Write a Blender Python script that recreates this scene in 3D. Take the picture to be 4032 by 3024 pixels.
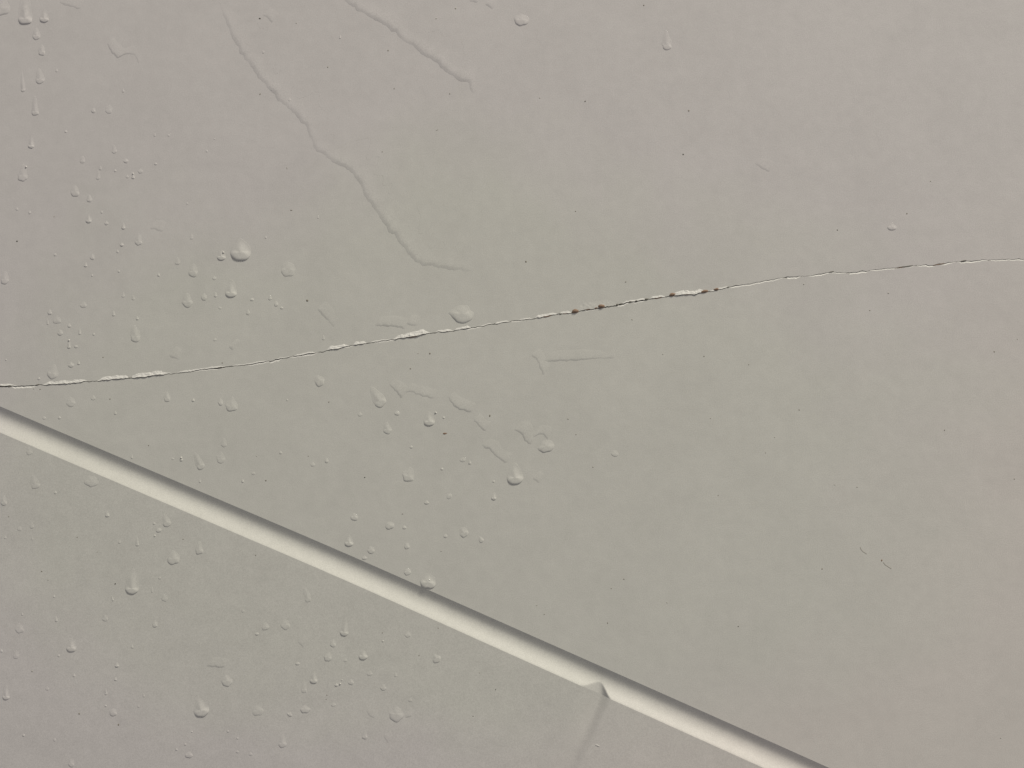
import bpy, bmesh, math, random
from mathutils import Vector, Matrix, noise
from mathutils.geometry import tessellate_polygon

random.seed(7)
for o in list(bpy.data.objects):
    bpy.data.objects.remove(o)
sc = bpy.context.scene
C = sc.collection

# ------------------------------------------------------------------ camera, light, exposure
PXW, PXH = 4032.0, 3024.0          # the photograph's own pixel grid, used to place things on the panel
U = 1.0                            # metres
MM = 0.001 * U
sc.unit_settings.system = 'METRIC'
sc.unit_settings.scale_length = 1.0
CEN = Vector((0.0, 0.0, 0.15)) * U     # centre of the view, on the panel (the panel is the plane y = 0, facing -y)
cam_d = bpy.data.cameras.new('camera')
cam_d.sensor_width = 36.0
cam_d.lens = 50.0
cam_d.clip_start = 0.01 * U
cam_d.clip_end = 20.0 * U
cam = bpy.data.objects.new('camera', cam_d)
C.objects.link(cam)
cam.location = CEN + Vector((0.026, -0.288, -0.016)) * U
cam.rotation_euler = (CEN - cam.location).to_track_quat('-Z', 'Y').to_euler()
sc.camera = cam
CR = cam.rotation_euler.to_matrix()

world = bpy.data.worlds.new('World')
sc.world = world
world.use_nodes = True
world.node_tree.nodes['Background'].inputs[0].default_value = (1.0, 0.98, 0.985, 1)
world.node_tree.nodes['Background'].inputs[1].default_value = 0.262

lamp_d = bpy.data.lights.new('ceiling_lamp', 'AREA')
lamp_d.shape = 'DISK'
lamp_d.size = 0.40 * U
lamp_d.energy = 45.0 * U * U
lamp_d.color = (1.0, 0.955, 0.83)
lamp = bpy.data.objects.new('ceiling_lamp', lamp_d)
C.objects.link(lamp)
AZ, POL = math.radians(30), math.radians(69)
LDIR = Vector((math.sin(POL) * math.sin(AZ), -math.cos(POL), math.sin(POL) * math.cos(AZ)))
lamp.location = CEN + LDIR * 2.0 * U
lamp.rotation_euler = (-LDIR).to_track_quat('-Z', 'Y').to_euler()

sc.view_settings.view_transform = 'Standard'
sc.view_settings.look = 'None'
sc.view_settings.exposure = 0.0
sc.view_settings.gamma = 1.0
sc.render.engine = 'CYCLES'
sc.cycles.caustics_refractive = False
sc.cycles.caustics_reflective = False
sc.cycles.max_bounces = 8


# ------------------------------------------------------------------ helpers
def base(px, py):
    """height of the sheet there: below the groove it stands a little proud"""
    return 0.0


def P(px, py, h=0.0):
    """a point of the panel under a photograph pixel, raised h metres towards the viewer"""
    x = (px / PXW - 0.5) * 36.0 / 50.0
    y = -(py / PXH - 0.5) * 36.0 / 50.0 * PXH / PXW
    d = CR @ Vector((x, y, -1.0))
    t = -cam.location.y / d.y
    q = cam.location + d * t
    return Vector((q.x, -h - base(px, py), q.z))


PX = (P(2100, 1512) - P(1932, 1512)).length / 168.0     # metres per photograph pixel on the panel


def smooth(a, b, x):
    t = max(0.0, min(1.0, (x - a) / (b - a)))
    return t * t * (3 - 2 * t)


def lerp_table(tab, x):
    if x <= tab[0][0]:
        return tab[0][1] + (tab[1][1] - tab[0][1]) / (tab[1][0] - tab[0][0]) * (x - tab[0][0])
    for (x0, y0), (x1, y1) in zip(tab, tab[1:]):
        if x <= x1:
            return y0 + (y1 - y0) * (x - x0) / (x1 - x0)
    (x0, y0), (x1, y1) = tab[-2], tab[-1]
    return y1 + (y1 - y0) / (x1 - x0) * (x - x1)


def mesh_obj(name, verts, faces, mat, parent=None, shade=True):
    me = bpy.data.meshes.new(name)
    me.from_pydata([tuple(v) for v in verts], [], faces)
    me.validate()
    if shade:
        me.polygons.foreach_set('use_smooth', [True] * len(me.polygons))
    me.materials.append(mat)
    o = bpy.data.objects.new(name, me)
    C.objects.link(o)
    if parent:
        o.parent = parent
    return o


def facing(verts, faces):
    """turn faces so that they look towards the viewer (-y)"""
    out = []
    for f in faces:
        a, b, c = (Vector(verts[i]) for i in f[:3])
        n = (b - a).cross(c - a)
        out.append(tuple(f) if n.y <= 0 else tuple(reversed(f)))
    return out


def grid_faces(nc, nr):
    return [(i * nr + j, i * nr + j + 1, (i + 1) * nr + j + 1, (i + 1) * nr + j)
            for i in range(nc - 1) for j in range(nr - 1)]


def tag(o, label, cat, group=None):
    o['label'] = label
    o['category'] = cat
    if group:
        o['group'] = group


# ------------------------------------------------------------------ materials
def new_mat(name):
    m = bpy.data.materials.new(name)
    m.use_nodes = True
    nt = m.node_tree
    return m, nt, nt.nodes['Principled BSDF'], nt.links


def tex_noise(nt, scale, detail=2.0, rough=0.5, dist=0.0, loc=(0, 0, 0)):
    tc = nt.nodes.new('ShaderNodeTexCoord')
    mp = nt.nodes.new('ShaderNodeMapping')
    mp.inputs['Location'].default_value = [c * U for c in loc]
    n = nt.nodes.new('ShaderNodeTexNoise')
    n.inputs['Scale'].default_value = scale / U
    n.inputs['Detail'].default_value = detail
    n.inputs['Roughness'].default_value = rough
    n.inputs['Distortion'].default_value = dist
    nt.links.new(tc.outputs['Object'], mp.inputs['Vector'])
    nt.links.new(mp.outputs['Vector'], n.inputs['Vector'])
    return n


def ramp(nt, src, stops):
    r = nt.nodes.new('ShaderNodeValToRGB')
    els = r.color_ramp.elements
    while len(els) < len(stops):
        els.new(0.5)
    for e, (p, c) in zip(els, stops):
        e.position = p
        e.color = c if len(c) == 4 else (*c, 1)
    nt.links.new(src, r.inputs['Fac'])
    return r


def mix(nt, fac, a, b, mode='MIX'):
    m = nt.nodes.new('ShaderNodeMix')
    m.data_type = 'RGBA'
    m.blend_type = mode
    for sock, v in ((m.inputs[0], fac), (m.inputs[6], a), (m.inputs[7], b)):
        if hasattr(v, 'is_linked'):
            nt.links.new(v, sock)
        else:
            sock.default_value = v
    return m.outputs[2]


def paint_material(name='white_paint', rough=0.38):
    m, nt, b, L = new_mat(name)
    # slightly uneven tint: two close off-whites in large soft patches
    big = tex_noise(nt, 16.0, 4.0, 0.6, 0.3, (0.31, 0.0, 0.17))
    tc = nt.nodes.new('ShaderNodeTexCoord')
    mp = nt.nodes.new('ShaderNodeMapping')
    sx, sz = 1 / (0.092 * U), 1 / (0.060 * U)
    mp.inputs['Location'].default_value = (0.012 * U * sx, 0, -0.138 * U * sz)
    mp.inputs['Scale'].default_value = (sx, 0, sz)
    ln = nt.nodes.new('ShaderNodeVectorMath')
    ln.operation = 'LENGTH'
    L.new(tc.outputs['Object'], mp.inputs['Vector'])
    L.new(mp.outputs['Vector'], ln.inputs[0])
    ad = nt.nodes.new('ShaderNodeMath')
    ad.operation = 'MULTIPLY_ADD'
    L.new(big.outputs['Fac'], ad.inputs[0])
    ad.inputs[1].default_value = 1.0
    L.new(ln.outputs['Value'], ad.inputs[2])
    sc2 = nt.nodes.new('ShaderNodeMath')
    sc2.operation = 'MULTIPLY'
    sc2.inputs[1].default_value = 0.25
    L.new(ad.outputs[0], sc2.inputs[0])
    patch = ramp(nt, sc2.outputs[0], [(0.33, (0.0, 0.0, 0.0)), (0.42, (1.0, 1.0, 1.0))])
    sep = nt.nodes.new('ShaderNodeSeparateXYZ')
    L.new(tc.outputs['Object'], sep.inputs[0])
    mr = nt.nodes.new('ShaderNodeMapRange')
    mr.interpolation_type = 'SMOOTHSTEP'
    mr.inputs['From Min'].default_value = -0.11 * U
    mr.inputs['From Max'].default_value = -0.02 * U
    low = nt.nodes.new('ShaderNodeMath')
    low.operation = 'SUBTRACT'
    L.new(sep.outputs['X'], low.inputs[0])
    L.new(sep.outputs['Z'], low.inputs[1])
    L.new(low.outputs[0], mr.inputs['Value'])
    rosy = mix(nt, mr.outputs[0], (0.690, 0.655, 0.645, 1), (0.702, 0.662, 0.630, 1))
    col = mix(nt, patch.outputs['Color'], (0.680, 0.668, 0.622, 1), rosy)
    smear = tex_noise(nt, 60.0, 5.0, 0.62, 0.6, (0.7, 0.2, 0.4))
    r0 = ramp(nt, smear.outputs['Fac'], [(0.35, (0.965, 0.965, 0.965)), (0.62, (1.0, 1.0, 1.0))])
    col = mix(nt, 1.0, col, r0.outputs['Color'], 'MULTIPLY')
    mid = tex_noise(nt, 420.0, 3.0, 0.6)
    r2 = ramp(nt, mid.outputs['Fac'], [(0.3, (0.95, 0.95, 0.95)), (0.7, (1.0, 1.0, 1.0))])
    col = mix(nt, 1.0, col, r2.outputs['Color'], 'MULTIPLY')
    fine = tex_noise(nt, 5200.0, 2.0, 0.7)
    r3 = ramp(nt, fine.outputs['Fac'], [(0.25, (0.77, 0.77, 0.77)), (0.75, (1.0, 1.0, 1.0))])
    col = mix(nt, 1.0, col, r3.outputs['Color'], 'MULTIPLY')
    L.new(col, b.inputs['Base Color'])
    b.inputs['Roughness'].default_value = rough
    b.inputs['Specular IOR Level'].default_value = 0.4
    # faint unevenness of the painted sheet
    wav = tex_noise(nt, 90.0, 4.0, 0.55)
    bmp = nt.nodes.new('ShaderNodeBump')
    bmp.inputs['Strength'].default_value = 0.15
    bmp.inputs['Distance'].default_value = 0.0006 * U
    L.new(wav.outputs['Fac'], bmp.inputs['Height'])
    gr = tex_noise(nt, 2600.0, 3.0, 0.7)
    bm2 = nt.nodes.new('ShaderNodeBump')
    bm2.inputs['Strength'].default_value = 0.12
    bm2.inputs['Distance'].default_value = 0.00004 * U
    L.new(gr.outputs['Fac'], bm2.inputs['Height'])
    L.new(bmp.outputs['Normal'], bm2.inputs['Normal'])
    L.new(bm2.outputs['Normal'], b.inputs['Normal'])
    return m


def plain_material(name, c0, c1, scale, rough):
    m, nt, b, L = new_mat(name)
    n = tex_noise(nt, scale, 4.0, 0.65)
    r = ramp(nt, n.outputs['Fac'], [(0.3, c0), (0.7, c1)])
    L.new(r.outputs['Color'], b.inputs['Base Color'])
    b.inputs['Roughness'].default_value = rough
    b.inputs['Specular IOR Level'].default_value = 0.25
    bmp = nt.nodes.new('ShaderNodeBump')
    bmp.inputs['Strength'].default_value = 0.25
    bmp.inputs['Distance'].default_value = 0.00005 * U
    L.new(n.outputs['Fac'], bmp.inputs['Height'])
    L.new(bmp.outputs['Normal'], b.inputs['Normal'])
    return m


M_PAINT = paint_material()
M_CHIP = plain_material('bare_chalky_paint', (0.68, 0.665, 0.63), (0.77, 0.75, 0.715), 3000.0, 0.6)
M_RUST = plain_material('rust', (0.17, 0.112, 0.082), (0.31, 0.215, 0.155), 5000.0, 0.85)
M_DARK = plain_material('dark_grime', (0.06, 0.055, 0.045), (0.13, 0.12, 0.10), 4000.0, 0.8)
M_GRIME = plain_material('grey_grime', (0.10, 0.095, 0.08), (0.20, 0.185, 0.16), 4000.0, 0.8)
M_DIRT = plain_material('brown_dirt', (0.20, 0.18, 0.15), (0.32, 0.29, 0.245), 5000.0, 0.85)
M_BACK = plain_material('bare_substrate', (0.045, 0.038, 0.030), (0.10, 0.085, 0.07), 900.0, 0.8)
M_THIN = paint_material('thin_water_over_paint', 0.16)   # too thin to bend light: the paint's colour under a wet skin
M_FILM = M_THIN

# ------------------------------------------------------------------ the panel
X0, X1, Y0, Y1 = -620.0, 4660.0, -520.0, 3900.0
panel = bpy.data.objects.new('painted_panel', None)
C.objects.link(panel)
panel.location = (0, 0, 0)
tag(panel, 'off-white painted panel with a long thin crack and a pressed groove', 'panel')

GT = [(0, 1600), (972, 2013), (1344, 2171), (2688, 2766), (3280, 3030), (4700, 3672)]     # groove, upper edge
GW = [(0, 101), (1344, 104), (2688, 112), (4700, 122)]                                       # its height in the picture


def smooth_table(tab, x, r=220):
    return sum(lerp_table(tab, x + k * r / 4) for k in range(-4, 5)) / 9


def g_top(x):
    return smooth_table(GT, x)


def g_bot(x):
    return g_top(x) + lerp_table(GW, x)


CRACK = [(-200, 1541), (0, 1521.5), (45, 1521), (100, 1519), (195, 1515), (260, 1511), (301, 1508), (342, 1502), (390, 1500),
         (468, 1492), (529, 1488), (570, 1485), (610, 1478), (667, 1473), (753, 1463), (806, 1453), (867, 1448),
         (900, 1444), (980, 1436), (1064, 1421), (1149, 1405), (1243, 1389), (1328, 1374), (1397, 1358), (1472, 1348),
         (1546, 1337), (1626, 1326), (1676, 1314), (1785, 1303), (1840, 1294), (1939, 1277), (2000, 1267), (2100, 1255),
         (2190, 1238), (2245, 1233), (2331, 1217), (2418, 1205), (2480, 1190), (2552, 1179), (2614, 1169), (2653, 1165),
         (2744, 1157), (2805, 1147), (2867, 1131), (2945, 1118), (3101, 1090), (3190, 1086), (3273, 1071), (3346, 1074),
         (3407, 1066), (3602, 1046), (3669, 1044), (3758, 1031), (3847, 1026), (3986, 1020), (4032, 1020), (4250, 1012),
         (4700, 1003)]
# lifted paint along the upper lip: (start, end, greatest height in pixels)
UPPER = [(-70, 72, 8), (165, 348, 15), (380, 520, 15), (505, 680, 18), (684, 905, 7), (910, 1060, 5), (1085, 1150, 4),
         (1155, 1250, 7), (1285, 1376, 15), (1390, 1445, 14), (1455, 1545, 5), (1545, 1695, 20), (1712, 1786, 8),
         (1787, 1856, 10), (1890, 1942, 5), (1946, 2010, 8), (2040, 2100, 5), (2104, 2198, 12), (2202, 2250, 9),
         (2255, 2432, 34), (2446, 2556, 8), (2560, 2622, 10), (2640, 2792, 17), (2795, 2872, 7)]
# chipped bevel along the lower lip
LOWER = [(40, 150, 9), (400, 470, 3), (760, 900, 4), (975, 1066, 6), (1056, 1112, 10), (1140, 1256, 8), (1330, 1400, 4),
         (1470, 1560, 5), (1830, 1900, 6), (2010, 2060, 5), (2300, 2350, 4), (2425, 2480, 6), (2490, 2540, 6),
         (2860, 3100, 7), (3085, 3155, 10), (3180, 3345, 7), (3330, 3425, 8), (3420, 3610, 6), (3600, 3770, 6),
         (3765, 3900, 7), (3890, 4060, 6), (4050, 4650, 5)]


def crack_y(x):
    n = noise.noise(Vector((x * 0.035, 3.1, 0.0))) * 2.8 + noise.noise(Vector((x * 0.10, 9.7, 0.0))) * 2.2 + noise.noise(Vector((x * 0.27, 5.7, 0.0))) * 1.2
    return lerp_table(CRACK, x) + n


def slit(x):
    """half width of the open slit, pixels"""
    w = 1.15 + 0.8 * noise.noise(Vector((x * 0.05, 21.0, 0)))
    if x < 60:
        w += 1.3 * smooth(70, 20, x)
    w += 1.6 * max(0, 1 - abs(x - 868) / 34)
    w += 0.9 * max(0, 1 - abs(x - 2440) / 160)
    if x > 2900:
        w *= 0.5
    return max(0.35, w) * smooth(-168, -90, x)


def band(tab, x, seed):
    b = 0.0
    for k, (a, e, h) in enumerate(tab):
        if a <= x <= e:
            t = (x - a) / (e - a)
            env = min(1.0, t / 0.16) * min(1.0, (1 - t) / 0.22)
            rg = 0.5 if h > 30 else 1.0
            rag = 0.75 + 0.42 * rg * noise.noise(Vector((x * 0.022 * rg, seed + k * 3.7, 0))) + 0.2 * (rg if rg == 1 else 0) * noise.noise(Vector((x * 0.16, seed - k, 0)))
            b = max(b, 1.05 * h * env * max(0.25, rag))
    return b


# where crack and groove meet outside the picture
xi = -60.0
while xi > X0 and crack_y(xi) < g_top(xi) - 0.5:
    xi -= 2.0

xs_crack = []
x = xi
while x < X1:
    xs_crack.append(x)
    x += 5.0 if -80 < x < 4150 else 40.0
xs_crack.append(X1)
xs_groove = [X0 + k * (X1 - X0) / 150.0 for k in range(151)]
# finer columns where the cross groove opens into the groove
JL, JP, JR = 2282.0, 2366.0, 2408.0
xs_groove = sorted([q for q in xs_groove if not JL - 30 < q < JR + 30] + [JL - 26 + k * 3.0 for k in range(int((JR + 52 - JL) / 3) + 1)])


def face_part(name, ring, low=False):
    """a flat stretch of painted sheet bounded by a ring of pixel points"""
    pts = [P(a, b) for a, b in ring]
    if low:
        for p, (a, b) in zip(pts, ring):
            p.y = -STEP * lerp_table(GW, a) * 0.917 * PX
    tris = tessellate_polygon([[Vector((p.x, p.z, 0)) for p in pts]])
    return mesh_obj(name, pts, facing(pts, [tuple(t) for t in tris]), M_PAINT, panel, False)


up_ring = [(X0, Y0)] + [(X1, Y0)]
up_ring += [(x, crack_y(x) - slit(x) - band(UPPER, x, 5.0)) for x in reversed(xs_crack)]
up_ring += [(x, g_top(x)) for x in reversed(xs_groove) if x < xi - 1]
f1 = face_part('sheet_face', up_ring)
f1['label'] = 'broad smooth painted face above the crack'
mid_ring = [(x, crack_y(x) + slit(x) + band(LOWER, x, 40.0)) for x in xs_crack]
mid_ring += [(x, g_top(x)) for x in reversed(xs_groove) if x > xi + 1]
f2 = face_part('sheet_face', mid_ring)
f2['label'] = 'wedge of painted face between crack and groove'

# groove profile: steep upper wall, rounded bed, long lower wall
NP = 30
ts = [k / NP for k in range(NP + 1)]


def slope_of(t):
    """rise towards the viewer for each step down across the groove"""
    a = min(1.0, t / 0.80)
    return (-0.42 + 0.95 * (0.30 * a + 0.70 * smooth(0.08, 0.76, t))) * (0.5 + 0.5 * smooth(1.0, 0.97, t))


prof = [0.0]
for k in range(NP):
    prof.append(prof[-1] + sum(slope_of((k + (q + 0.5) / 20) / NP) for q in range(20)) / 20 / NP)
STEP = prof[-1]                         # the lower sheet stands this share of the groove's width proud


def base(px, py):
    if py >= g_bot(px) - 0.01:
        return STEP * lerp_table(GW, px) * 0.917 * PX
    return 0.0


def cross_depth(u):
    """cross groove: gentle left side, short right side; pixels of depth for a position along the groove"""
    if u <= JL or u >= JR:
        return 0.0
    t = (u - JL) / (JP - JL) if u < JP else (JR - u) / (JR - JP)
    return t * t * (3 - 2 * t)


CMAX = 20.0
V, nr = [], NP + 1
for x in xs_groove:
    gt, gw = g_top(x), lerp_table(GW, x)
    perp = gw * 0.917
    c = cross_depth(x) * CMAX
    for t, d in zip(ts, prof):
        z = d * perp
        if t > 0.45 and c > 0:
            z = min(z, STEP * perp - c)
        q = P(x, gt + gw * t)
        V.append(Vector((q.x, -z * PX, q.z)))
g = mesh_obj('groove', V, facing(V, grid_faces(len(xs_groove), nr)), M_PAINT, panel)
g['label'] = 'straight pressed groove, shaded along its upper wall and bright along its lower wall'

# cross groove running down from the groove
SL = -0.445
xs_c = [x for x in xs_groove if JL - 8 <= x <= JR + 8]
V, rows = [], 34
for x in xs_c:
    yb = g_bot(x)
    for r in range(rows):
        v = (r / (rows - 1)) ** 1.5
        yy = yb + (Y1 - yb) * v
        fall = 1.0 - 0.36 * smooth(0, 220, yy - yb)
        q = P(x + SL * (yy - yb), yy)
        V.append(Vector((q.x, -(STEP * lerp_table(GW, x) * 0.917 - cross_depth(x) * CMAX * fall) * PX, q.z)))
cg = mesh_obj('cross_groove', V, facing(V, grid_faces(len(xs_c), rows)), M_PAINT, panel)
cg['label'] = 'soft shallow cross groove running down from the main groove'


left = [(x, g_bot(x)) for x in xs_groove if x <= xs_c[0]]
yb = g_bot(xs_c[0])
left += [(xs_c[0] + SL * (Y1 - yb), Y1), (X0, Y1)]
f3 = face_part('sheet_face', left, True)
f3['label'] = 'wet painted face below the groove, beside the cross groove'
right = [(x, g_bot(x)) for x in xs_groove if x >= xs_c[-1]]
yb = g_bot(xs_c[-1])
right += [(X1, Y1), (xs_c[-1] + SL * (Y1 - yb), Y1)]
f4 = face_part('sheet_face', right, True)
f4['label'] = 'dry corner of painted face below the groove'

# board behind the paint, seen only through the slit
a, b = P(X0 + 30, Y0 + 30), P(X1 - 30, Y1 - 30)
y0, y1 = 2.6 * MM, 12 * MM
V = [(q, y, z) for y in (y0, y1) for (q, z) in ((a.x, b.z), (b.x, b.z), (b.x, a.z), (a.x, a.z))]
mesh_obj('backing_board', V, [(0, 1, 2, 3), (7, 6, 5, 4), (0, 4, 5, 1), (1, 5, 6, 2), (2, 6, 7, 3), (3, 7, 4, 0)], M_BACK, panel, False)

# the crack: lifted paint above the slit, chipped bevel below it, grime and rust in it
crack = None
V, F = [], []
cols = []
for x in xs_crack:
    yc, s = crack_y(x), slit(x)
    cols.append((P(x, yc - s - 5, -0.9 * MM * smooth(-168, -90, x) - 0.02 * MM), P(x, yc + s + 5, -0.9 * MM * smooth(-168, -90, x) - 0.02 * MM)))
for i, (a, b) in enumerate(cols):
    V += [a, b]
    if i:
        F.append((2 * i - 2, 2 * i - 1, 2 * i + 1, 2 * i))
crack = mesh_obj('crack', V, facing(V, F), M_BACK, panel, False)
crack['label'] = 'long thin crack open across the painted face'


def lip(name, tab, seed, upper, lift):
    """one object for each stretch of lip that reads as a piece"""
    made = []
    for (a, e, h) in tab:
        xs = [x for x in xs_crack if a <= x <= e]
        if len(xs) < 3:
            continue
        V, n = [], 5
        for x in xs:
            yc, s = crack_y(x), slit(x)
            w = band(tab, x, seed)
            sg = -1 if upper else 1
            hh = (lift if h < 30 else lift * 0.22) * w * PX * (0.75 + 0.5 * noise.noise(Vector((x * 0.06, seed, 4))))
            for j in range(n):
                t = j / (n - 1)                    # 0 at the sheet, 1 at the slit
                yy = yc + sg * (s + w * (1 - t))
                k = noise.noise(Vector((x * 0.09, j * 1.3, seed))) * (0.10 if h < 30 else 0.02) * w * PX * (0 < j < n - 1)
                V.append(P(x, yy, hh * t + k + 0.004 * MM))
            V.append(P(x, yc + sg * s * 1.1, -0.7 * MM))        # broken edge down into the slit
        o = mesh_obj(name, V, facing(V, grid_faces(len(xs), n + 1)), M_CHIP if h < 30 else M_PAINT, crack, False)
        made.append(o)
    return made


# plain stretches of edge between the lifted pieces are closed with a thin wall of the sheet
def edge_wall(upper):
    V = []
    tab, seed, sg = (UPPER, 5.0, -1) if upper else (LOWER, 40.0, 1)
    for x in xs_crack:
        yc, s = crack_y(x), slit(x)
        w = band(tab, x, seed)
        V += [P(x, yc + sg * (s + w), -0.002 * MM), P(x, yc + sg * (s + w), -0.8 * MM)]
    return mesh_obj('broken_edge', V, grid_faces(len(xs_crack), 2), M_PAINT, crack, False)


edge_wall(True)
edge_wall(False)
lip('paint_flake', UPPER, 5.0, True, 0.27)
lip('chipped_bevel', LOWER, 40.0, False, -0.45)


def blob(name, px, py, w, h, ang, mat, parent, proud=0.25, seed=0, seg=12, rings=4):
    """small uneven grain lying on the panel"""
    V = [P(px, py, proud * min(w, h) * PX)]
    ca, sa = math.cos(ang), math.sin(ang)
    for r in range(1, rings + 1):
        q = r / rings
        for k in range(seg):
            th = 2 * math.pi * k / seg
            rr = q * (1 + 0.42 * noise.noise(Vector((math.cos(th) * 1.3 + seed * 7.7, math.sin(th) * 1.3, seed * 1.9))))
            lx, ly = math.cos(th) * w / 2 * rr, math.sin(th) * h / 2 * rr
            z = proud * min(w, h) * PX * (1 - q * q) * (1 + 0.4 * noise.noise(Vector((lx * 0.4, ly * 0.4, seed))))
            V.append(P(px + lx * ca - ly * sa, py + lx * sa + ly * ca, z - (0.03 * MM if r == rings else 0)))
    F = [(0, 1 + k, 1 + (k + 1) % seg) for k in range(seg)]
    for r in range(rings - 1):
        for k in range(seg):
            a, b = 1 + r * seg + k, 1 + r * seg + (k + 1) % seg
            F.append((a, a + seg, b + seg, b))
    return mesh_obj(name, V, facing(V, F), mat, parent)


RUST = [(2265, 1225, 33, 17), (2369, 1206, 29, 17), (2347, 1212, 15, 7), (2648, 1160, 29, 14), (2773, 1147, 34, 12),
        (2820, 1139, 24, 10), (2154, 1246, 38, 5), (1626, 1327, 34, 5), (2712, 1158, 48, 5), (2590, 1174, 36, 4), (2318, 1217, 34, 5), (2228, 1234, 30, 4), (3560, 1051, 70, 3),
        (3700, 1041, 50, 3)]
for k, (px, py, w, h) in enumerate(RUST):
    blob('rust_spot', px, py, w, h, -0.18, M_RUST, crack, 0.35, k + 1)
DARK = [(2207, 1236, 15, 6), (2299, 1221, 21, 6), (2430, 1200, 12, 9), (2443, 1197, 8, 6), (2482, 1190, 17, 6), (2505, 1185, 19, 7),
        (2545, 1179, 21, 8), (2867, 1131, 14, 5), (868, 1448, 30, 5), (12, 1521, 24, 5), (40, 1521, 20, 6), (3794, 1027, 30, 4),
        (3570, 1049, 60, 4), (3275, 1070, 24, 4), (148, 1515, 20, 5)]
for k, (px, py, w, h) in enumerate(DARK):
    blob('grime_fleck', px, py, w, h, -0.18, M_GRIME, crack, 0.3, k + 31)


# ------------------------------------------------------------------ water
def drop_mesh(name, bx, by, w, L, hf, tilt=0.0, wedge=0.0, rag=0.05, seed=0):
    """a sessile drop: lowest point of its outline at pixel (bx, by), w wide, L long, height hf of its width"""
    seg, rings = (40, 12) if w > 22 else (28, 8) if w > 12 else (20, 6)
    r0 = w / 2
    L = max(L, w * 0.8)
    cy = -min(r0 * (0.8 if hf > 0.14 else 1.0), L * 0.45)   # thickest point, above the lowest point
    ca, sa = math.cos(tilt), math.sin(tilt)
    out = []
    for k in range(seg):
        th = 2 * math.pi * k / seg
        dx, dy = math.sin(th), math.cos(th)       # th = 0 points down
        if dy >= 0:
            R = r0 * (1.0 / math.sqrt(dx * dx + (dy * r0 / -cy) ** 2)) if cy else r0
        else:
            up = max(L + cy, r0 * 0.5)
            pw = 1.55 - 0.5 * wedge
            # superellipse between the half width and the tail
            R = (abs(dx / r0) ** pw + abs(dy / up) ** pw) ** (-1 / pw)
        if wedge and dy < 0:
            R *= 1 + 0.25 * wedge * abs(dx)
        out.append((dx * R, dy * R, rag * 2.0 * noise.noise(Vector((dx * 1.4 + seed * 5.3, dy * 1.4, seed * 2.1)))))
    bead = hf > 0.4                           # tiny added bead, standing in for a drop's highlight
    hang = hf > 0.14                          # a hanging drop: thin tail, bulge low down
    H = (hf * w if bead else 0.7 + 0.056 * w if hang else (0.7 + 0.028 * w if hf > 0.05 else 0.45 + 0.018 * w)) * PX
    qs = [1 - (1 - (r / rings)) ** 1.7 for r in range(1, rings + 1)]

    def at(lx, ly, z):
        ly += cy
        a, b = bx + lx * ca - ly * sa, by + lx * sa + ly * ca
        return P(a, b, z)
    V = [at(0, 0, H)]
    for q in qs:
        for lx, ly, n in out:
            up = 0.5 - 0.5 * (ly / math.hypot(lx, ly))          # 0 at the foot, 1 at the tail
            if bead:
                z = H * math.sqrt(max(0.0, 1 - q * q))
            elif hang:
                z = H * max(0.0, 1 - q ** (6.5 - 5.0 * smooth(0.03, 0.7, up))) ** (0.55 + 1.9 * smooth(0.15, 0.9, up))
            else:
                z = H * max(0.0, 1 - q ** (6.5 - 5.0 * smooth(0.05, 0.75, up))) ** (0.62 + 0.9 * smooth(0.1, 0.7, up))
            n = 1 + n * q * q
            V.append(at(lx * q * n, ly * q * n, z if q < 0.999 else -0.03 * MM))
    F = [(0, 1 + k, 1 + (k + 1) % seg) for k in range(seg)]
    for r in range(rings - 1):
        for k in range(seg):
            a, b = 1 + r * seg + k, 1 + r * seg + (k + 1) % seg
            F.append((a, a + seg, b + seg, b))
    F = facing(V, F)
    nb = len(V)
    V.append(at(0, 0, -0.06 * MM))
    last = 1 + (rings - 1) * seg
    for k in range(seg):
        f = (nb, last + k, last + (k + 1) % seg)
        a, b, c = (Vector(V[i]) for i in f)
        F.append(f if (b - a).cross(c - a).y >= 0 else tuple(reversed(f)))
    return mesh_obj(name, V, F, M_THIN)


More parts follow.
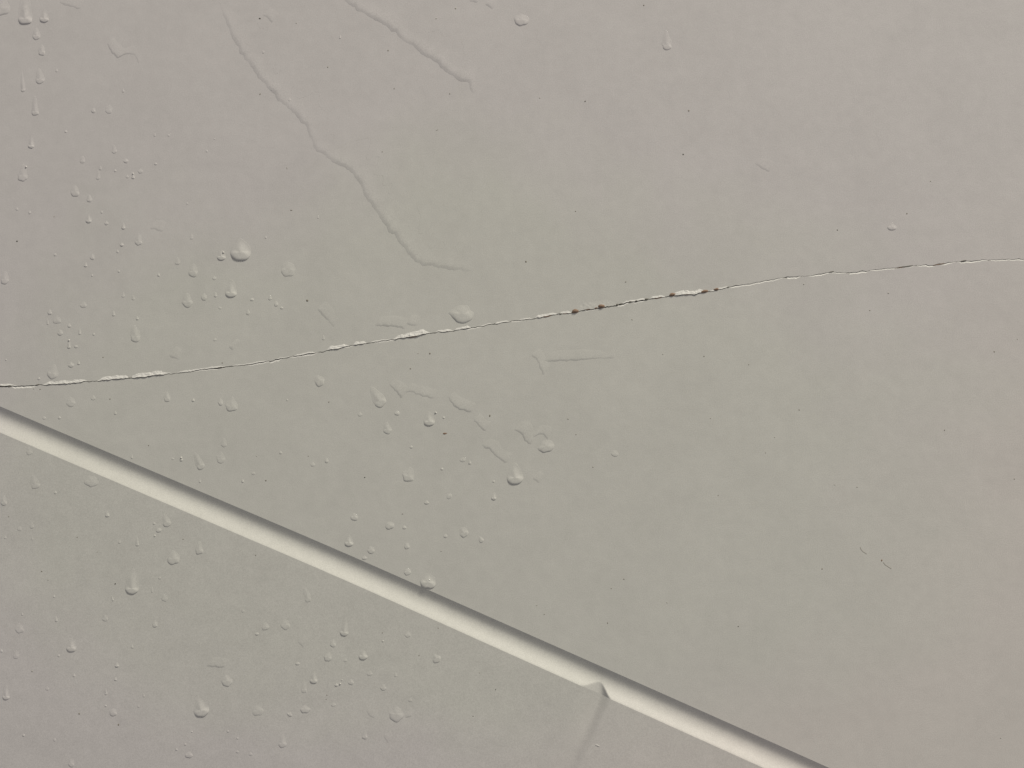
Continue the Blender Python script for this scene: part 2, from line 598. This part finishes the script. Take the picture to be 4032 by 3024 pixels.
def film_mesh(name, pts, wide, h, seed=0):
    """edge of a water film: steep along the given pixel line, thinning out on its upper right side"""
    dense = []
    for (a, b), (c, d) in zip(pts, pts[1:]):
        n = max(2, int(math.hypot(c - a, d - b) / 7))
        dense += [(a + (c - a) * k / n, b + (d - b) * k / n) for k in range(n)]
    dense.append(pts[-1])
    n = len(dense)
    # soften the corners of the traced line
    for _ in range(3):
        dense = [dense[0]] + [((dense[i - 1][0] + 2 * dense[i][0] + dense[i + 1][0]) / 4, (dense[i - 1][1] + 2 * dense[i][1] + dense[i + 1][1]) / 4) for i in range(1, n - 1)] + [dense[-1]]
    wide = max(60.0, wide * 1.6)
    rs = 21.0 if h > 6 else 11.0
    prof_ = [(0, -0.03)] + [(rs * k / wide, z) for k, z in ((0.15, 0.1), (0.35, 0.36), (0.6, 0.72), (0.8, 0.92), (1.0, 1.0))]
    if h > 6:
        prof_ += [((rs + 12) / wide, 0.80), ((rs + 28) / wide, 0.42), ((rs + 50) / wide, 0.18), (0.65, 0.09), (0.8, 0.05), (1.0, -0.03)]
    else:
        prof_ += [(0.42, 0.70), (0.60, 0.44), (0.8, 0.2), (1.0, -0.03)]
    ups = []
    for i in range(n):
        a, b = dense[max(0, i - 16)], dense[min(n - 1, i + 16)]
        tx, ty = b[0] - a[0], b[1] - a[1]
        l = math.hypot(tx, ty) or 1
        nx, ny = ty / l, -tx / l                   # the side that faces up
        if ny > 0:
            nx, ny = -nx, -ny
        nx, ny = nx * 0.35 + 0.45, ny * 0.35 - 0.6   # keep neighbouring ribs from crossing
        l = math.hypot(nx, ny)
        ups.append((nx / l, ny / l))
    V = []
    for i, ((x, y), (ux, uy)) in enumerate(zip(dense, ups)):
        s = i / (n - 1)
        env = min(1.0, s / 0.14, (1 - s) / 0.10)
        env = math.sin(env * math.pi / 2) if env < 1 else 1.0
        env *= 0.8 + 0.45 * noise.noise(Vector((x * 0.02, y * 0.02, seed)))
        jit = noise.noise(Vector((x * 0.07, y * 0.07, seed + 3))) * 5.0 + noise.noise(Vector((x * 0.16, y * 0.16, seed + 5))) * 3.0
        if h > 6:
            jit += noise.noise(Vector((x * 0.028, y * 0.028, seed + 9))) * 9.0
        wd = wide * (0.6 + 0.4 * env)
        for q, z in prof_:
            d = q * wd + (jit if q * wide < rs + 1 else jit * max(0.0, 1 - q * 1.6) if h > 6 else 0)
            V.append(P(x + ux * d, y + uy * d, ((0.45 + 0.21 * h) if h < 6 else 0.225 * h) * PX * max(z, 0) * env - (0.004 + 0.02 * (1 - env) + (0.03 if z < 0 else 0)) * MM))
    nr = len(prof_)
    F = facing(V, grid_faces(n, nr))
    return mesh_obj(name, V, F, M_FILM)


S, Md, Fa = 0.23, 0.064, 0.036          # bold, middling and faint drops: height over width
# (lowest x, lowest y, width, length, height, tilt, wedge, own label)
DROPS = [
    (100, 97, 58, 130, S), (174, 89, 38, 52, S), (143, 156, 30, 45, Md), (166, 219, 28, 45, Md), (158, 331, 34, 62, Md),
    (91, 362, 18, 92, Md), (138, 456, 30, 76, Md), (368, 445, 18, 22, Md), (428, 447, 28, 35, Fa), (4, 62, 74, 70, Fa),
    (122, 584, 26, 54, S), (89, 714, 40, 64, Md), (325, 644, 22, 30, Fa), (450, 604, 20, 35, Fa), (497, 642, 20, 18, Md),
    (395, 670, 12, 18, Fa), (386, 708, 18, 36, Fa), (454, 677, 10, 12, Md), (524, 704, 14, 27, S), (553, 682, 22, 14, Fa),
    (501, 702, 12, 14, Fa), (295, 774, 34, 45, Md), (352, 796, 20, 32, Md), (349, 878, 24, 38, S), (400, 840, 9, 13, Md),
    (419, 886, 16, 16, Md), (486, 903, 17, 28, S), (480, 970, 16, 16, S), (463, 996, 10, 14, Md), (545, 966, 28, 46, Md),
    (18, 1119, 34, 52, Md), (363, 1023, 18, 25, Md), (337, 1051, 14, 20, S), (468, 1072, 9, 10, S), (363, 1088, 8, 9, S),
    (625, 1088, 11, 16, S), (485, 1172, 14, 22, Fa), (328, 1212, 30, 20, Fa), (196, 1240, 18, 22, Md), (448, 1245, 13, 25, Md),
    (541, 1260, 12, 16, S), (188, 1278, 9, 25, Md), (225, 1275, 34, 30, Fa), (273, 1290, 15, 16, Md), (238, 1322, 22, 26, Md),
    (314, 1318, 12, 24, Md), (369, 1321, 10, 12, Md), (272, 1372, 15, 36, S), (533, 1347, 40, 70, Md), (299, 1370, 16, 10, Md),
    (280, 1447, 24, 22, Md), (310, 1436, 12, 18, S), (202, 1492, 42, 55, Md, 0.25, 0.4),
    (872, 1026, 36, 45, S), (947, 1028, 84, 92, S), (699, 1044, 20, 30, Fa), (760, 1090, 38, 52, Md), (909, 1172, 48, 72, S),
    (739, 1210, 42, 56, Md), (803, 1183, 24, 30, Md), (848, 1170, 12, 20, Md), (844, 1102, 18, 12, Fa), (1134, 1088, 60, 60, Fa),
    (992, 1185, 16, 9, Md), (1064, 1182, 14, 20, Md), (1088, 1207, 18, 22, Md), (1109, 1217, 14, 10, Md), (977, 1240, 16, 22, Md),
    (866, 1217, 12, 9, Fa), (847, 1343, 14, 10, Fa), (280, 1602, 36, 40, Fa), (368, 1576, 20, 20, Fa), (173, 1652, 14, 14, Fa),
    (234, 1650, 12, 12, Md), (659, 1582, 26, 42, Md), (149, 1926, 36, 62, Fa, -0.3), (363, 1916, 54, 42, Fa), (21, 1992, 28, 40, Md),
    (121, 1791, 25, 30, Fa), (1263, 1520, 40, 46, Md, -0.3), (761, 1581, 13, 15, S), (868, 1596, 20, 28, Md),
    (910, 1622, 44, 64, Md, 0.1, 0.9), (882, 1761, 24, 35, Fa), (794, 1849, 34, 78, Md, -0.35), (714, 1816, 14, 18, S),
    (869, 1825, 35, 45, Fa), (956, 1901, 12, 14, Md), (1286, 1823, 16, 20, Md), (1231, 1837, 18, 18, Fa), (998, 1870, 16, 14, Fa),
    (1131, 1579, 8, 9, Md), (1508, 1602, 50, 92, Md, -0.55), (1526, 1708, 32, 46, Md), (1690, 1678, 46, 58, S),
    (1563, 1635, 22, 18, Md), (1417, 1640, 18, 18, Fa), (1747, 1648, 10, 10, S), (1619, 1765, 14, 10, Md),
    (1602, 1897, 44, 62, Md, 0.25, 0.6), (1850, 1828, 12, 16, S), (1822, 1819, 24, 14, Fa), (1740, 1851, 12, 9, Md),
    (2155, 1780, 62, 38, Md, -0.2), (2029, 1908, 66, 88, S), (1944, 1969, 22, 32, S), (2420, 1798, 30, 26, Fa), (1944, 1900, 10, 10, Md),
    (1396, 2050, 30, 30, Md), (1373, 2152, 36, 46, S), (1461, 2181, 30, 32, Md), (1602, 2162, 22, 28, Md), (1538, 2083, 38, 28, Md, -0.3),
    (1593, 2083, 16, 14, Md), (1836, 2114, 36, 42, Md, -0.5), (1900, 2136, 20, 28, Md, -0.5), (1754, 2118, 16, 16, Md),
    (1680, 1986, 20, 12, Md), (1774, 1962, 26, 20, Fa, -0.6), (1605, 2265, 30, 30, Md), (1684, 2319, 66, 62, 0.16),
    (1435, 2204, 20, 16, Md), (427, 2035, 18, 24, S), (82, 2090, 16, 18, Fa), (131, 2081, 18, 24, Fa), (26, 2122, 12, 14, Fa),
    (545, 2150, 15, 38, Md), (614, 2113, 10, 11, S), (630, 2096, 24, 20, Md), (611, 2066, 10, 12, Md), (665, 2074, 34, 50, Md, -0.3),
    (523, 2339, 54, 104, S), (633, 2280, 12, 12, Fa), (653, 2367, 24, 30, Fa), (603, 2332, 10, 30, Fa), (450, 2365, 9, 22, Md, -0.3),
    (419, 2446, 24, 28, Fa), (614, 2469, 20, 30, Md), (82, 2493, 36, 40, Fa), (686, 2224, 50, 62, Md), (789, 2182, 32, 50, Md),
    (1219, 2370, 26, 62, Fa, -0.25), (1128, 2478, 40, 40, Fa), (1049, 2481, 32, 30, Fa), (1015, 2500, 16, 9, Md),
    (286, 2566, 40, 52, S), (465, 2626, 18, 21, S), (459, 2678, 11, 15, S), (29, 2754, 30, 62, S), (11, 2567, 10, 12, Md),
    (68, 2593, 26, 35, Fa), (191, 2717, 14, 18, Fa), (450, 2818, 30, 32, Md), (421, 2781, 9, 10, S), (422, 2735, 12, 26, Md),
    (286, 3018, 24, 30, Md), (898, 2701, 42, 52, Md, -0.1), (803, 2820, 62, 92, S, -0.25), (1024, 2815, 44, 46, Fa, -0.3),
    (1116, 2942, 34, 64, Md), (1238, 2690, 34, 58, S), (1289, 2602, 34, 42, Md, 0.3), (1313, 2547, 26, 38, Md),
    (1327, 2701, 16, 18, S), (1200, 2726, 26, 62, Fa), (1141, 2818, 24, 16, Md, 0.4), (1204, 2806, 44, 32, Md), (1316, 2781, 24, 20, Fa),
    (939, 2909, 10, 11, Md), (733, 2933, 10, 12, Md), (699, 2953, 10, 11, Md), (939, 2963, 12, 13, Md), (748, 2982, 34, 28, Md),
    (991, 2973, 18, 16, Fa), (759, 2883, 8, 9, Md), (1175, 2617, 18, 10, Md), (1356, 2503, 36, 88, S, 0.12), (1432, 2597, 38, 46, S),
    (1385, 2695, 24, 26, Md), (1349, 2679, 9, 9, S), (1362, 2605, 16, 18, Fa), (1458, 2660, 24, 24, Fa), (1511, 2718, 24, 30, Md),
    (1608, 2508, 26, 24, Fa), (1730, 2608, 38, 42, Md, -0.5), (1560, 2663, 12, 32, Fa), (1560, 2838, 56, 66, Md, 0.1, 0.4),
    (1438, 2909, 24, 52, Md), (1510, 2526, 10, 10, S), (1617, 2762, 20, 18, Fa), (2626, 197, 36, 84, Md), (3511, 908, 36, 22, Md),
    (1818, 1270, 92, 50, Md, 0.05, 0.6), (2050, 101, 60, 36, Md, 0.1),
]
DROPS += [(103, 661, 8, 8, 0.45), (524, 687, 7, 7, 0.45), (880, 998, 9, 9, 0.45), (272, 1343, 7, 7, 0.45), (1691, 2288, 9, 9, 0.45),  # small beads added to put glints on the larger drops
          (1716, 1628, 8, 7, 0.45), (714, 1806, 8, 8, 0.45), (1343, 2694, 7, 7, 0.45)]
rd = random.Random(11)
while len(DROPS) < 246:                 # the finest spray, on the wet side only
    bx, by = rd.uniform(10, 1500) * rd.uniform(0.55, 1), rd.uniform(150, 3000)
    if abs(by - crack_y(bx)) < 14 or g_top(bx) - 12 < by < g_bot(bx) + 26 or any(math.hypot(bx - d[0], by - d[1]) < 34 for d in DROPS):
        continue
    w = rd.uniform(7, 13)
    DROPS.append((round(bx), round(by), w, w * rd.uniform(0.9, 1.9), Md if rd.random() < 0.5 else Fa))
FILMS = [
    ([(840, -20), (880, 75), (905, 130), (945, 210), (985, 265), (1030, 320), (1070, 370), (1115, 420), (1160, 455), (1205, 505),
      (1220, 550), (1240, 590), (1290, 630), (1325, 655), (1360, 662), (1393, 690), (1415, 735), (1440, 780), (1470, 820), (1495, 860),
      (1525, 900), (1560, 945), (1590, 985), (1610, 1012), (1640, 1035), (1662, 1049), (1712, 1052), (1800, 1068), (1878, 1074)], 120, 7.0,
     'long wandering edge of a water film running down to the crack'),
    ([(1320, -30), (1362, 12), (1459, 76), (1496, 85), (1551, 134), (1611, 176), (1654, 213), (1684, 234), (1721, 249), (1739, 279),
      (1769, 292), (1806, 316), (1842, 331), (1850, 361), (1872, 382)], 110, 8.0, 'second slanting water film edge beside the longest one'),
    ([(228, 12), (273, 27), (316, 38)], 30, 3.5, 'faint short film edge beside the twin big drops'),
    ([(415, 170), (437, 207), (462, 234), (476, 222), (500, 213), (525, 218), (548, 258)], 34, 4.0, 'hooked faint water film edge above the scattered small drops'),
    ([(586, 902), (612, 905), (641, 917)], 28, 3.0, 'faint arched film edge above the widest drop'),
    ([(898, 1363), (906, 1374), (913, 1386)], 16, 3.0, 'tiny slanting film edge just above the crack'),
    ([(660, 1405), (685, 1413), (708, 1421)], 24, 3.0, 'short faint film edge above the crack flakes'),
    ([(1526, 1515), (1554, 1537), (1581, 1572)], 26, 4.5, 'slanting film edge beside the long tilted drop'),
    ([(1587, 1552), (1608, 1544), (1648, 1558), (1687, 1570), (1712, 1570)], 26, 4.0, 'nearly level film edge between two slanting ones'),
    ([(1760, 1560), (1770, 1582), (1788, 1604), (1821, 1619), (1857, 1626)], 38, 5.5, 'curved scoop-shaped film edge below the crack'),
    ([(1860, 1655), (1879, 1673), (1894, 1695), (1914, 1699)], 30, 5.0, 'short stepped film edge beside a dirt speck'),
    ([(1890, 1752), (1908, 1769), (1933, 1771), (1952, 1804), (1979, 1819), (2000, 1824)], 32, 4.0, 'ragged film edge leading to the big U-shaped drop'),
    ([(2020, 1690), (2040, 1702), (2055, 1716), (2070, 1743), (2091, 1753)], 46, 6.0, 'bold ragged film edge above the big U-shaped drop'),
    ([(2089, 1733), (2122, 1710), (2149, 1716), (2155, 1738)], 22, 4.0, 'hook-shaped film edge at the end of the ragged one'),
    ([(2092, 1886), (2108, 1896), (2124, 1908)], 20, 3.0, 'faint film edge close beside the big U-shaped drop'),
    ([(1469, 1284), (1520, 1287), (1557, 1288), (1595, 1297)], 26, 4.0, 'level film edge just above the crack'),
    ([(1593, 1278), (1618, 1281), (1642, 1288)], 20, 3.0, 'short level film edge beside the broad lump over the crack'),
    ([(2085, 1398), (2100, 1408), (2116, 1421), (2122, 1452), (2141, 1480)], 34, 4.0, 'forked film edge below the rust spots, steep arm'),
    ([(2122, 1428), (2195, 1424), (2310, 1418), (2425, 1412)], 30, 3.2, 'forked film edge below the rust spots, level arm'),
    ([(1245, 1215), (1280, 1256), (1315, 1292)], 34, 2.4, 'very faint straight film edge running from a speck to the crack'),
    ([(1842, 3), (1860, 10), (1881, 12)], 18, 3.0, 'small film edge at the end of the short dashes'),
    ([(1905, 20), (1925, 29), (1941, 41)], 18, 3.0, 'small slanting film dash beside a level one'),
    ([(2965, 645), (2998, 663), (3030, 682)], 34, 2.6, 'lone faint film edge on the dry face above the crack'),
    ([(812, 2622), (838, 2626), (863, 2631), (890, 2625)], 34, 5.5, 'level film edge above a round drop below the groove'),
    ([(1168, 2528), (1184, 2540), (1200, 2552)], 18, 3.5, 'thin straight film edge below the groove'),
    ([(1438, 2803), (1456, 2818), (1474, 2834)], 22, 4.0, 'slanting film edge beside the lumpy wide drop'),
    ([(1506, 2895), (1516, 2912), (1528, 2932)], 22, 3.5, 'film edge below the lumpy wide drop'),
    ([(1590, 2826), (1610, 2828), (1628, 2819)], 24, 4.0, 'right-hand lobe edge joined to the lumpy wide drop'),
    ([(1030, 60), (1052, 72), (1072, 95)], 30, 3.0, 'short film smear beside the darkest speck'),
]

zone_of = lambda x, y: ('above the crack' if y < crack_y(x) else 'between crack and groove' if y < g_top(x) else
                        'in the groove' if y < g_bot(x) else 'below the groove')
MARKS = [(947, 985, 'widest U-shaped drop'), (523, 2290, 'big long-tailed drop'), (803, 2775, 'large oval drop'),
         (2029, 1865, 'big U-shaped drop'), (1684, 2290, 'drop over the groove edge'), (130, 50, 'pair of bold drops'),
         (89, 680, 'glinting pointed drop'), (1818, 1245, 'broad lumpy water patch'), (1560, 2810, 'lumpy wide drop'),
         (1356, 2460, 'finger-shaped drop'), (910, 1590, 'wedge-shaped drop'), (533, 1310, 'square-footed teardrop'),
         (202, 1465, 'crooked drop by the crack'), (1508, 1555, 'long tilted drop'), (1690, 1650, 'bold drop over the brown speck'),
         (29, 2720, 'bold drop standing apart'), (91, 320, 'thin upright streak'), (3472, 2206, 'rust-brown speck with a hair'),
         (2450, 1190, 'rust spots'), (2340, 2780, 'cross groove'), (1210, 1183, 'large grey-brown speck'),
         (1023, 73, 'black speck between the film edges'), (2626, 160, 'square-bottomed drop'), (3511, 900, 'lone flat drop'),
         (1450, 760, 'long film edge'), (1860, 350, 'end of the second film edge'), (2155, 1765, 'flat broad drop'),
         (2250, 1420, 'forked film edge')]


def beside(x, y):
    d, mx, my, what = min((math.hypot(x - a, y - b), a, b, c) for a, b, c in MARKS)
    if d > 400:
        return ''
    far = 'close ' if d < 110 else '' if d < 240 else 'well '
    if abs(y - my) > abs(x - mx):
        way = 'above' if y < my else 'below'
    else:
        way = 'left of' if x < mx else 'right of'
    if far == 'close ' and 'of' in way:
        return f' touching distance {way} the {what}'
    return f' {far.replace("close", "just")}{way} the {what}'


OWN = {
    (947, 1028): 'widest U-shaped water drop, on the face above the crack',
    (872, 1026): 'glinting round drop tucked against the widest U-shaped drop',
    (909, 1172): 'bold round-bottomed drop right below the widest U-shaped drop',
    (523, 2339): 'big bold drop with a long pale tail, beside a black speck below the groove',
    (803, 2820): 'large oval drop with only its lower side dark, below the groove',
    (2029, 1908): 'big U-shaped drop below the ragged film edge',
    (1684, 2319): 'wide drop hanging over the upper edge of the groove',
    (100, 97): 'big long drop, wider one of a pair of bold drops above the crack',
    (174, 89): 'small bold drop, smaller one of a pair of bold drops above the crack',
    (89, 714): 'pointed drop with a bright glint near its top',
    (1818, 1270): 'broad lumpy patch of water lying just above the crack',
    (2155, 1780): 'flat broad drop beside the hook-shaped film edge',
    (3511, 908): 'lone flat drop on the dry face far from the other drops',
    (2626, 197): 'lone square-bottomed drop on the dry face above the crack',
    (286, 2566): 'bold round-bottomed drop below the groove with no speck beside it',
    (1356, 2503): 'long finger-shaped drop leaning over, below the groove',
    (1690, 1678): 'bold rounded drop right above a brown speck',
    (910, 1622): 'wedge-shaped drop, wide at its top, just below the crack',
    (1560, 2838): 'lumpy wide drop with a second lobe, below the groove',
    (1944, 1969): 'small bold drop right under the big U-shaped drop',
    (91, 362): 'very thin upright streak of a drop',
    (1134, 1088): 'wide very faint drop between the widest drop and the long film edge',
    (2050, 101): 'flat wide drop beyond the end of the slanting film edges',
    (533, 1347): 'teardrop with a square foot and tiny drop over its tip, above the crack',
    (202, 1492): 'crooked drop resting almost on the crack flakes',
    (1263, 1520): 'leaning drop just below the crack by itself',
    (1508, 1602): 'long tilted drop at the start of the broken film edges',
    (29, 2754): 'bold drop with a long tail, apart from the other bold drops below the groove',
    (2420, 1798): 'lone very faint drop between crack and groove, on the dry side',
}
for k, d in enumerate(DROPS):
    bx, by, w, L, hf = d[:5]
    tilt = d[5] if len(d) > 5 else random.uniform(-0.06, 0.06)
    wedge = d[6] if len(d) > 6 else 0.0
    f = hf * random.uniform(0.88, 1.12)
    o = drop_mesh('water_drop', bx, by, w, L, f, tilt, wedge, 0.06 if hf == S else 0.13, k + 1)
    if (bx, by) in OWN:
        tag(o, OWN[(bx, by)], 'water drop')
    else:
        size = 'tiny' if w < 12 else 'small' if w < 20 else 'middling' if w < 32 else 'large'
        shape = 'long-tailed' if L > 1.75 * w else 'round' if L > 0.95 * w else 'squat'
        if abs(tilt) > 0.15:
            shape = 'slanting ' + shape
        bold = 'added glint-making' if hf > 0.4 else 'bold' if hf == S else 'clear' if hf == Md else 'faint'
        z = zone_of(bx, by - 2)
        near = ''
        if abs(by - crack_y(bx)) < 75:
            near = ' close to the crack'
            z = z if z != 'between crack and groove' else 'below it'
            z = 'above it' if z == 'above the crack' else z
            near += ', ' + z
            z = ''
        elif 0 < g_top(bx) - by < 70:
            near, z = ' just above the groove edge', ''
        elif 0 < by - g_bot(bx) < 110:
            near, z = ' just below the groove edge', ''
        lab = f'{bold} {size} {shape} water drop' + (near if near else beside(bx, by - L / 2) or ' on the face ' + z)
        tag(o, lab, 'water drop', lab.replace(' water drop', ' water drops'))
for k, (pts, wide, h, lab) in enumerate(FILMS):
    o = film_mesh('water_film', pts, wide, h, k * 11.0)
    tag(o, lab, 'water film')

# ------------------------------------------------------------------ dirt specks: (x, y, width, height, darkness 0..2)
SPECKS = [(67, 950, 12, 8, 2), (213, 853, 7, 5, 1), (406, 1407, 9, 7, 1), (1210, 1183, 14, 13, 1), (875, 1429, 9, 7, 1), (158, 1533, 8, 8, 1),
          (433, 1571, 9, 7, 1), (585, 1754, 8, 6, 1), (1295, 1583, 8, 7, 1), (1010, 1796, 7, 6, 0), (1214, 1796, 7, 6, 1), (1047, 1892, 11, 8, 1),
          (1616, 1452, 8, 8, 1), (1929, 1637, 9, 14, 1), (1436, 1880, 9, 7, 2), (2268, 1711, 7, 6, 1), (2237, 1649, 9, 9, 0), (2335, 1839, 9, 8, 0),
          (1585, 2024, 10, 5, 1), (1737, 2170, 8, 7, 0), (169, 2249, 9, 7, 1), (195, 2283, 7, 7, 0), (458, 2298, 7, 11, 2), (389, 2172, 6, 5, 0),
          (40, 2034, 8, 6, 1), (309, 2115, 7, 6, 1), (725, 2123, 8, 6, 1), (1010, 2186, 6, 9, 1), (317, 2808, 9, 10, 1), (471, 2851, 9, 12, 1),
          (132, 2641, 9, 10, 0), (1290, 2735, 7, 7, 1), (1287, 2752, 6, 7, 1), (1508, 2490, 8, 7, 1), (1652, 2579, 6, 8, 1), (1953, 2713, 5, 10, 2),
          (1864, 2818, 6, 7, 2), (1727, 2472, 5, 9, 1), (1890, 2647, 6, 8, 0), (1023, 73, 13, 9, 2), (1024, 371, 7, 12, 1), (1147, 828, 14, 6, 1),
          (1130, 662, 5, 18, 0), (1167, 91, 8, 7, 0), (1528, 199, 9, 9, 1), (1552, 349, 7, 8, 1), (1771, 369, 9, 9, 0), (1794, 33, 11, 10, 0),
          (1718, 73, 10, 7, 0), (2304, 399, 7, 11, 2), (2535, 21, 9, 9, 1), (1721, 512, 18, 5, 0), (1505, 598, 7, 6, 1), (2266, 832, 9, 6, 1),
          (2125, 386, 8, 6, 0), (1291, 264, 9, 9, 0), (2712, 436, 10, 9, 1), (2690, 608, 9, 9, 2), (3297, 906, 8, 7, 2), (3571, 841, 9, 8, 1),
          (3664, 713, 9, 7, 0), (2772, 1403, 9, 7, 1), (2948, 1436, 7, 6, 1), (3147, 1614, 12, 6, 1), (3014, 1783, 7, 6, 1), (3719, 1694, 7, 8, 1),
          (3915, 1385, 10, 8, 1), (4006, 1336, 7, 6, 0), (3498, 1154, 10, 9, 0), (3425, 1222, 11, 8, 0), (3286, 1909, 12, 5, 0), (3375, 1918, 13, 6, 0),
          (2797, 1648, 7, 5, 1), (2828, 1951, 7, 6, 1), (3994, 1886, 9, 7, 1), (3050, 1722, 8, 6, 0), (3165, 1119, 9, 8, 0), (2071, 1030, 9, 13, 1),
          (2464, 1110, 9, 7, 1), (1693, 1392, 9, 11, 1), (2610, 1395, 9, 6, 0), (2489, 1258, 9, 8, 0), (3472, 2206, 10, 12, 3), (3237, 2240, 8, 8, 1),
          (2907, 2467, 8, 6, 2), (2714, 2878, 6, 11, 2), (2456, 2280, 12, 6, 1), (2407, 2317, 9, 5, 1), (2392, 2453, 6, 11, 1), (2143, 2419, 7, 6, 1),
          (2113, 2384, 12, 5, 0), (2626, 2373, 10, 6, 0), (3940, 2906, 8, 7, 0), (1751, 1707, 26, 11, 3), (133, 1531, 8, 6, 0), (1646, 1392, 8, 5, 0)]
M_FAINT = plain_material('pale_dirt', (0.36, 0.34, 0.30), (0.46, 0.44, 0.40), 4000.0, 0.85)
M_SPOT = plain_material('brown_speck', (0.20, 0.13, 0.095), (0.32, 0.225, 0.17), 4000.0, 0.85)
SPECK_LOOK = [('pale grey', M_FAINT), ('grey-brown', M_DIRT), ('black', M_DARK), ('rust-brown', M_SPOT)]
SPECK_OWN = {
    (1751, 1707): 'rust-brown crooked speck beside a bold rounded drop',
    (3472, 2206): 'rust-brown speck with a short hair below it on the dry face',
    (1210, 1183): 'large grey-brown speck between the long film edge and the crack',
    (458, 2298): 'black upright speck beside the big long-tailed drop',
    (1023, 73): 'black speck between the two slanting film edges',
    (67, 950): 'black speck among the drops above the crack',
    (1130, 662): 'pale grey upright hairline speck above the crack',
    (2714, 2878): 'black upright speck on the bright lower wall of the groove',
    (875, 1429): 'grey-brown speck standing just over the crack',
}
for k, (px, py, w, h, c) in enumerate(SPECKS):
    name, mat = SPECK_LOOK[c]
    o = blob('dirt_speck', px, py, w * 0.78, h * 0.78, random.uniform(-0.5, 0.5), mat, None, 0.16, k + 101, 10, 3)
    if (px, py) in SPECK_OWN:
        tag(o, SPECK_OWN[(px, py)], 'dirt speck')
    else:
        shape = 'streaky' if w > 1.7 * h else 'upright' if h > 1.35 * w else 'round'
        lab = f'{name} {shape} dirt speck' + (beside(px, py) or f' on the face {zone_of(px, py)}')
        tag(o, lab, 'dirt speck', lab.replace('speck', 'specks', 1))


def hair(pts, w, lab):
    V = []
    for i, (a, b) in enumerate(pts):
        q, r = pts[max(0, i - 1)], pts[min(len(pts) - 1, i + 1)]
        tx, ty = r[0] - q[0], r[1] - q[1]
        l = math.hypot(tx, ty)
        nx, ny = -ty / l * w / 2, tx / l * w / 2
        V += [P(a - nx, b - ny, -0.01 * MM), P(a - nx * 0.5, b - ny * 0.5, 0.025 * MM), P(a + nx * 0.5, b + ny * 0.5, 0.025 * MM), P(a + nx, b + ny, -0.01 * MM)]
    o = mesh_obj('hair_fibre', V, facing(V, grid_faces(len(pts), 4)), M_FAINT)
    tag(o, lab, 'fibre', None)


hair([(3478, 2214), (3486, 2224), (3497, 2231), (3510, 2239)], 4, 'short pale fibre trailing from a rust-brown speck')
hair([(3387, 2154), (3391, 2164), (3400, 2173), (3413, 2181)], 4, 'short curved pale fibre a little apart from the rust-brown speck')
fl = blob('paint_crumb', 2353, 2933, 26, 9, 0.35, M_PAINT, None, 0.12, 777, 10, 3)
tag(fl, 'white crumb of paint on the dry face beside the cross groove', 'paint crumb')
